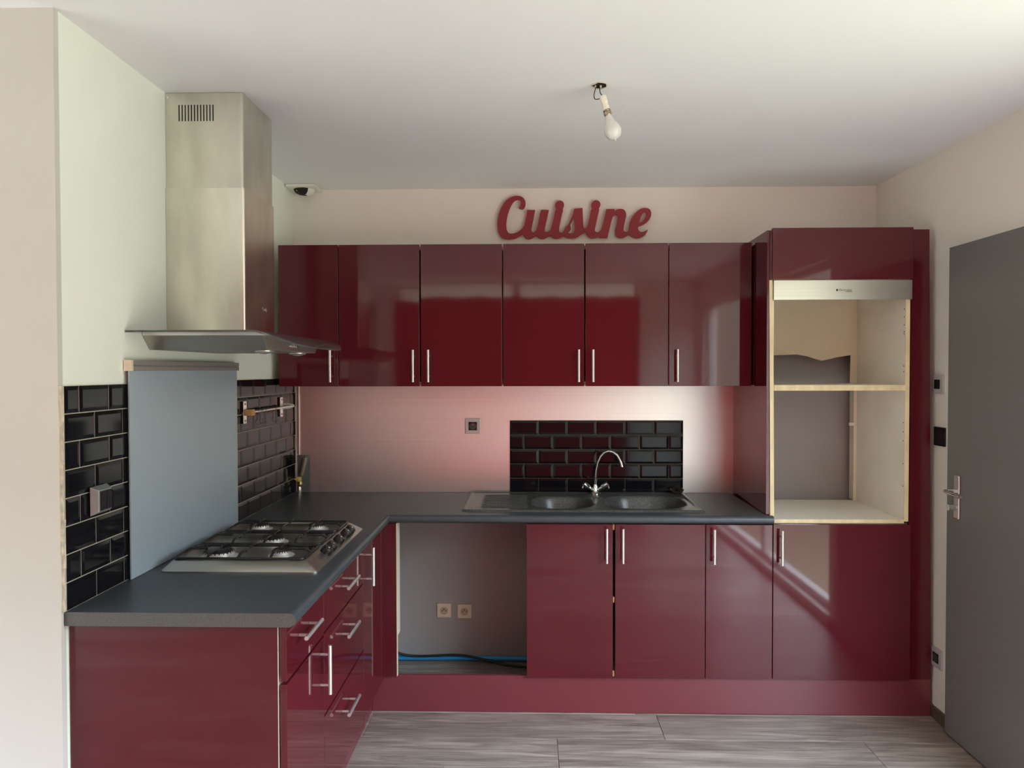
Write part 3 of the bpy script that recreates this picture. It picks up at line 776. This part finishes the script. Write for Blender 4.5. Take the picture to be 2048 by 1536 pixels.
for i, hy in enumerate((-.655, -.630, -.612, -.570, -.445)):
    pts = [(.050 + .0085 * math.cos(a), hy, 1.3565 + .0085 * math.sin(a)) for a in [(-.2 + k * .4) * 1.0 for k in range(0, 9)]]
    tw = (-.010, .012, .004, -.006, -.008)[i]
    pts += [(.0425, hy + tw * .3, 1.345), (.050, hy + tw * .7, 1.322)] + [(.056 + .013 * math.cos(a), hy + tw, 1.312 + .013 * math.sin(a)) for a in [PI - .3 + k * .35 for k in range(0, 10)]]
    o = obj('s_hook', MB().tube(pts, .0015, 6), mat('dull_hook_steel', (.16, .15, .145), .35, .6), smooth=60)
    tag(o, HL[i], 'hook', 'S-hooks on the rail')

# ------------------------------------------------------------------ sockets and switches
def P_axis(axis, sgn, base, u, t, z):
    """point on a wall: axis 'x' -> plane x = base, u along y; 'y' -> plane y = base, u along x; t = distance from the wall"""
    return (base + sgn * t, u, z) if axis == 'x' else (u, base + sgn * t, z)
def pbox(axis, sgn, base, u0, u1, t0, t1, z0, z1):
    a = P_axis(axis, sgn, base, u0, t0, z0); b = P_axis(axis, sgn, base, u1, t1, z1)
    return MB().box(min(a[0], b[0]), max(a[0], b[0]), min(a[1], b[1]), max(a[1], b[1]), min(a[2], b[2]), max(a[2], b[2]))
def socket(name, label, cat, axis, sgn, base, u, z, size, plate_m, insert_m, insert=.5, french=False, rocker=None, group=None, hole_m=None):
    h = size / 2
    t = thing(name, label, cat, P_axis(axis, sgn, base, u, 0, z), group)
    obj('plate', pbox(axis, sgn, base, u - h, u + h, .0003, .009, z - h, z + h), plate_m, t, bevel=.0025)
    out = Vector(P_axis(axis, sgn, 0, 0, 1, 0))
    if french:
        c = Vector(P_axis(axis, sgn, base, u, .0088, z))
        obj('socket_well', MB().lathe([(.020, 0), (.0205, .0018), (.018, .0020), (.0175, .0006), (.001, .0006)], c, out, 26), insert_m, t, smooth=40)
        hm = MB()
        for du in (-.0095, .0095):
            q = Vector(P_axis(axis, sgn, base, u + du, .0092, z)); hm.cyl(q, q + out * .0006, .0028, n=10)
        obj('pin_holes', hm, M_DARK, t)
        q = Vector(P_axis(axis, sgn, base, u, .0092, z + .0085))
        obj('earth_pin', MB().cyl(q, q + out * .008, .0025, n=10), hole_m or M_DARK, t)
    elif rocker:
        k = insert * size / 2
        for a, b in rocker:
            obj('rocker', pbox(axis, sgn, base, u + a * k, u + b * k, .0088, .0125, z - k, z + k), insert_m, t, bevel=.0015)
    return t
s1 = socket('wall_socket', 'cream wall socket inside the open gap, left of two', 'socket', 'y', -1, 0, .7885, .268, .074, M_SOCKC, mat('tan_socket_well', (.52, .41, .29), .5), french=True)
s2 = socket('wall_socket', 'cream wall socket inside the open gap, right of two', 'socket', 'y', -1, 0, .896, .264, .074, M_SOCKC, mat('tan_socket_well', (.52, .41, .29), .5), french=True)
for s_, g_ in ((s1, 0), (s2, 0)): s_['group'] = 'cream sockets in the appliance gap'
t = socket('wall_socket', 'silver-framed socket with black insert on the steel splashback', 'socket', 'y', -1, -.004, .943, 1.2415, .080, M_SILVER, M_BLACK)
obj('insert', box(.921, .965, -.0155, -.0127, 1.2195, 1.2635), M_BLACK, t, bevel=.001)
obj('socket_well', MB().lathe([(.0185, 0), (.019, .001), (.016, .0012), (.0155, .0004), (.001, .0004)], (.943, -.0155, 1.2415), (0, -1, 0), 24), mat('dark_grey_plastic', (.05, .05, .05), .4), t, smooth=40)
obj('earth_pin', MB().cyl((.943, -.0158, 1.250), (.943, -.022, 1.250), .0025, n=10), M_CHROME, t)
t = socket('light_switch', 'silver-framed switch with dark rocker high beside the door', 'switch', 'x', -1, W, -.5925, 1.470, .081, M_SILVER, M_BLACK, .5, rocker=[(-1, 1)])
t = socket('light_switch', 'all-black switch under the silver one beside the door', 'switch', 'x', -1, W, -.608, 1.243, .082, M_BLACK, M_BLACK, .8, rocker=[(-1, 1)])
t = socket('wall_socket', 'silver-framed socket low on the right wall beside the door', 'socket', 'x', -1, W, -.601, .273, .084, M_SILVER, M_BLACK, .5)
obj('insert', box(W - .0115, W - .0087, -.622, -.580, .252, .294), M_BLACK, t, bevel=.001)
obj('socket_well', MB().lathe([(.0175, 0), (.018, .001), (.015, .0012), (.001, .0004)], (W - .0115, -.601, .273), (-1, 0, 0), 22), MATS['dark_grey_plastic'], t, smooth=40)
# two-gang switch on the left tiles
t = thing('light_switch', 'dark two-rocker switch on the black tiles at far left', 'switch', (.0135, -1.767, 1.168))
hs = .041
vs = [(.0135, -1.767 - hs, 1.168 - hs), (.0135, -1.767 + hs, 1.168 - hs), (.0135, -1.767 + hs, 1.168 + hs), (.0135, -1.767 - hs, 1.168 + hs)]
vt = [(.034, y + (.010 if y < -1.767 else -.010), z + (.010 if z < 1.168 else -.010)) for x, y, z in vs]
obj('plate', MB().hexa(vs, vt), mat('silver_grey_switch', (.24, .27, .28), .30, .2), t, bevel=.002)
for a, b in ((-.026, -.001), (.001, .026)):
    obj('rocker', MB().box(.0335, .038, -1.767 + a, -1.767 + b, 1.168 - .027, 1.168 + .027), M_BLACK, t, bevel=.0012)

# ------------------------------------------------------------------ pipe and cable in the gap
tag(obj('water_pipe', MB().tube([(.10, -.030, .026), (.50, -.030, .026), (.80, -.029, .027), (1.00, -.031, .026), (1.40, -.030, .026)], .0125, 14), M_BLUE, smooth=50), 'blue plastic water pipe along the wall foot in the gap', 'pipe')
cb = [(.30, -.085, .18), (.45, -.080, .12), (.55, -.072, .070), (.60, -.066, .053), (.66, -.060, .0465), (.73, -.056, .0465), (.80, -.055, .050), (.86, -.056, .0515), (.92, -.060, .048), (.99, -.068, .037), (1.05, -.078, .026), (1.12, -.090, .017), (1.20, -.100, .012), (1.34, -.110, .010)]
def smooth_path(P, n=5):
    P = [Vector(p) for p in P]; out = []
    for i in range(len(P) - 1):
        a, b, c, d = P[max(i - 1, 0)], P[i], P[i + 1], P[min(i + 2, len(P) - 1)]
        for k in range(n):
            t = k / n; out.append(.5 * ((2 * b) + (c - a) * t + (2 * a - 5 * b + 4 * c - d) * t * t + (3 * b - a - 3 * c + d) * t ** 3))
    return out + [P[-1]]
tag(obj('electric_cable', MB().tube(smooth_path(cb), .0062, 10), M_CABLE, smooth=60), 'black cable looping over the blue pipe in the gap', 'cable')

# ------------------------------------------------------------------ ceiling bulb
bl = thing('ceiling_bulb', 'bare frosted bulb hanging crooked from two ceiling wires', 'light bulb', (1.473, -1.360, H))
top = Vector((1.473, -1.36, 2.440)); ax = Vector((.300, 0, -1)).normalized()
def along(t): return (Vector((1.484, -1.36, 2.440)) + ax * t)
hole = []
random.seed(3)
for k in range(14):
    a = 2 * PI * k / 14; r = random.uniform(.85, 1.15)
    hole.append((1.473 + .026 * r * math.cos(a), -1.360 + .026 * r * math.sin(a)))
obj('ceiling_hole', MB().prism(hole, 'z', H - .0012, H - .0002), M_DARK, bl)
rim = MB().tube([(x, y, H - .001) for x, y in hole], [random.uniform(.0012, .003) for _ in hole], 6, closed=True)
obj('broken_rim', rim, M_PLASTER, bl)
obj('terminal_block', MB().box(1.474, 1.480, -1.366, -1.352, H - .008, H - .001).box(1.457, 1.462, -1.366, -1.354, H - .006, H - .001), M_PLASTER, bl, bevel=.002)
obj('wire', MB().tube(smooth_path([(1.463, -1.36, H), (1.458, -1.358, H - .018), (1.455, -1.358, H - .034), (1.460, -1.359, H - .046), along(.004) + Vector((-.008, 0, 0))]), .0016, 7), M_WIRE, bl, smooth=60)
obj('wire', MB().tube(smooth_path([(1.474, -1.36, H), (1.474, -1.361, H - .018), (1.478, -1.361, H - .030), along(.002) + Vector((.004, 0, .004))]), .0016, 7), M_WIRE, bl, smooth=60)
obj('lamp_holder', MB().lathe([(.0115, -.004), (.0125, 0), (.0125, .020), (.0112, .022), (.0125, .036), (.0125, .044)], along(0), ax, 8), M_IVORY, bl, smooth=25)
obj('bayonet_cap', MB().lathe([(.0120, .043), (.0130, .047), (.0112, .049), (.0130, .051), (.0130, .061), (.0115, .063)], along(0), ax, 20), M_COPPER if False else mat('bulb_cap_brass', (.42, .34, .26), .3, .9), bl, smooth=30)
bp2 = [(.0105, .061), (.0115, .068), (.0145, .078), (.0200, .090), (.0255, .101), (.0285, .112), (.0285, .121), (.0255, .131), (.0195, .139), (.0110, .1435), (.003, .145), (.0015, .149), (.0005, .1505)]
obj('bulb_glass', MB().lathe(bp2, along(0), ax, 28), M_BULB, bl, smooth=60)

# ceiling vent in the back left corner
vt = thing('ceiling_vent', 'square white ceiling vent with dark open mouth in the corner', 'vent', (.080, -.075, H))
obj('plate', MB().box(.006, .156, -.138, -.006, H - .016, H - .001), M_WHITEP, vt, bevel=.004)
obj('mouth', MB().lathe([(.052, 0), (.052, .002), (.046, .014), (.030, .023), (.001, .026)], (.080, -.066, H - .016), (0, 0, -1), 28), M_DARK, vt, smooth=40)
cov = MB()
prof_ = [(.0535, -.0008), (.0535, .002), (.0475, .015), (.0310, .0245), (.0150, .027)]
ang = [-.9 + 1.9 * k / 10 for k in range(11)]
vs = [(.080 + r * math.cos(a), -.066 + r * math.sin(a), H - .016 - h) for r, h in prof_ for a in ang]; fs = []
for i in range(len(prof_) - 1):
    for k in range(10): fs.append((i * 11 + k, i * 11 + k + 1, (i + 1) * 11 + k + 1, (i + 1) * 11 + k))
obj('flap', cov.add(vs, fs), M_WHITEP, vt, smooth=50)
obj('vane', MB().box(.052, .094, -.106, -.103, H - .030, H - .024).box(.058, .090, -.094, -.091, H - .037, H - .033), M_IVORY, vt)

# ------------------------------------------------------------------ red word on the wall
WA = [(640,375),(665,400),(715,412),(760,395),(790,345),(800,270),(785,200),(745,140),(690,105),(620,90),(550,92),(480,107),(410,140),(340,190),(280,255),(230,335),(185,430),(150,535),(128,640),(118,740),(122,850),(140,955),(175,1035),(225,1095),(300,1127),(400,1135),(490,1128),(570,1108),(650,1065),(715,1022),(740,1018),(765,1065),(800,1105),(860,1128),(920,1122),(980,1095),(1040,1055),(1075,1045),(1110,1085),(1160,1115),(1215,1125),(1275,1112),(1340,1075),(1405,1045),(1440,1080),(1490,1110),(1545,1120),(1610,1110),(1670,1085),(1735,1050),(1780,1085),(1840,1110),(1920,1115)]
WB = [(130,1105),(200,1075),(270,1025),(340,980),(390,972),(410,1020),(445,1075),(500,1108),(560,1112),(620,1100),(700,1070),(712,1075),(712,1105),(905,1105),(920,1040),(950,910),(985,760),(1010,660),(1040,590),(1080,555),(1120,550),(1145,570),(1152,620),(1140,720),(1115,830),(1092,920),(1092,985),(1110,1045),(1150,1085),(1210,1108),(1270,1105),(1330,1080),(1380,1045),(1425,1025),(1450,1035),(1500,1075),(1560,1100),(1630,1110),(1700,1100),(1765,1070),(1820,1020),(1855,965),(1875,905),(1830,935),(1770,960),(1710,968),(1665,945),(1640,895),(1635,835),(1700,815),(1780,780),(1860,725),(1920,650),(1950,570),(1952,490),(1925,430),(1870,398),(1800,388),(1720,402),(1640,450),(1570,515),(1510,590),(1465,680),(1440,760),(1428,840),(1422,895),(1405,940),(1370,965),(1330,962),(1298,940),(1290,895),(1300,820),(1325,700),(1350,590),(1352,520),(1330,460),(1285,422),(1225,408),(1165,415),(1115,435),(1080,460),(1072,415),(880,415),(860,510),(825,660),(790,800),(765,880),(730,940),(680,970),(630,965),(602,935),(605,880),(630,770),(665,600),(705,425),(690,405),(715,370),(735,310),(725,255),(690,215),(635,200),(580,212),(535,250),(515,305),(525,370),(540,410),(515,430),(480,600),(445,750),(415,845),(380,875),(340,880),(325,830),(318,700),(310,550),(302,385),(108,405)]
WC = [(1945,510),(1890,660),(1830,780),(1770,840),(1740,890),(1720,940),(1690,970),(1640,975),(1607,950),(1605,890),(1630,760),(1665,590),(1705,430),(1690,415),(1715,370),(1728,310),(1715,255),(1680,220),(1625,208),(1565,222),(1525,265),(1515,320),(1525,380),(1540,415),(1520,430),(1490,570),(1455,730),(1425,850),(1395,920),(1350,960),(1300,965),(1270,945),(1262,890),(1290,750),(1325,600),(1360,430),(1172,430),(1145,560),(1110,740),(1080,860),(1045,935),(1000,968),(960,962),(938,935),(940,880),(970,740),(1005,570),(1030,430),(845,430),(825,530),(795,680),(770,790),(730,860),(670,920),(600,965),(520,992),(440,1000),(390,985),(355,935),(338,870),(332,760),(345,640),(370,530),(405,420),(450,315),(505,230),(560,190),(615,175),(655,185),(685,215),(685,270),(670,330)]
HS = [(1968,608),(1985,680),(1992,800),(1996,880),(1980,950),(1945,990),(1890,1000),(1840,985),(1812,962),(1850,940),(1885,905),(1895,855),(1880,815),(1885,775),(1920,700)]
HE = [(1665,735),(1690,660),(1720,580),(1760,510),(1800,482),(1830,490),(1838,540),(1825,610),(1780,680),(1720,730)]
KX = .839 / 325 / 12.047; KZ = .258 / 100 / 12.047
def wpt(p, off=0.0): return ((p[0] + off) * KX - .42, -(p[1]) * KZ + .13, 0.0)
def offB(P): return [(x + 1867.3, y) for x, y in P]
cv = bpy.data.curves.new('word_outline', 'CURVE'); cv.dimensions = '2D'; cv.fill_mode = 'BOTH'; cv.extrude = .005; cv.bevel_depth = .0004
for poly in (WA + offB(WB) + WC, HS, offB(HE)):
    s_ = cv.splines.new('POLY'); s_.points.add(len(poly) - 1); s_.use_cyclic_u = True
    for q, p in zip(s_.points, poly):
        w3 = wpt(p); q.co = (w3[0], w3[1], 0, 1)
tmp = bpy.data.objects.new('word_tmp', cv); COL.objects.link(tmp)
dg = bpy.context.evaluated_depsgraph_get()
me = bpy.data.meshes.new_from_object(tmp.evaluated_get(dg))
bpy.data.objects.remove(tmp); bpy.data.curves.remove(cv)
me.name = 'wall_word'; me.materials.clear(); me.materials.append(M_REDMATT)
wo = bpy.data.objects.new('wall_word', me); COL.objects.link(wo)
wo.location = (1.049 + .42, -.0215, 2.4535 - .13); wo.rotation_euler = (PI / 2, -.0035 * -1, 0)
tag(wo, 'red wooden word Cuisine in script letters on the wall above the cabinets', 'wall letters')
WLOC[wo] = wo.location.copy()
WLOC[wo] = Vector(wo.location)
for x in (1.10, 1.48, 1.84):
    so = obj('spacer', MB().cyl((x, -.0165, 2.235), (x, -.0002, 2.235), .006, n=8), M_WHITEP)
    so.parent = wo; so.matrix_parent_inverse = (Matrix.Translation(wo.location) @ wo.rotation_euler.to_matrix().to_4x4()).inverted()

# ------------------------------------------------------------------ grey door standing open against the right wall
dr = bpy.data.objects.new('door_1', None); COL.objects.link(dr); dr.location = (2.986, -.728, 0); WLOC[dr] = Vector((2.986, -.728, 0))
struct(dr, 'plain grey door leaf standing open against the right wall', 'door')
obj('leaf', box(2.986, 3.0125, -1.560, -.726, .009, 2.040), M_DOOR, dr, bevel=.0015)
hp = obj('handle_plate', MB().box(2.9755, 2.9857, -.824, -.790, .925, 1.103), mat('satin_door_plate', (.62, .61, .60), .30, .8), dr, bevel=.004)
obj('lever', MB().tube(smooth_path([(2.9805, -.800, 1.037), (2.9545, -.800, 1.038), (2.9395, -.803, 1.038), (2.9335, -.815, 1.037), (2.9325, -.850, 1.035), (2.9355, -.905, 1.032)]), .0085, 12), M_CHROME, hp, smooth=50)
obj('thumb_turn', MB().cyl((2.9775, -.807, .972), (2.9595, -.807, .972), .010, n=18).cyl((2.9595, -.807, .972), (2.9445, -.807, .972), .0135, .0125, n=18), M_CHROME, hp, smooth=40)
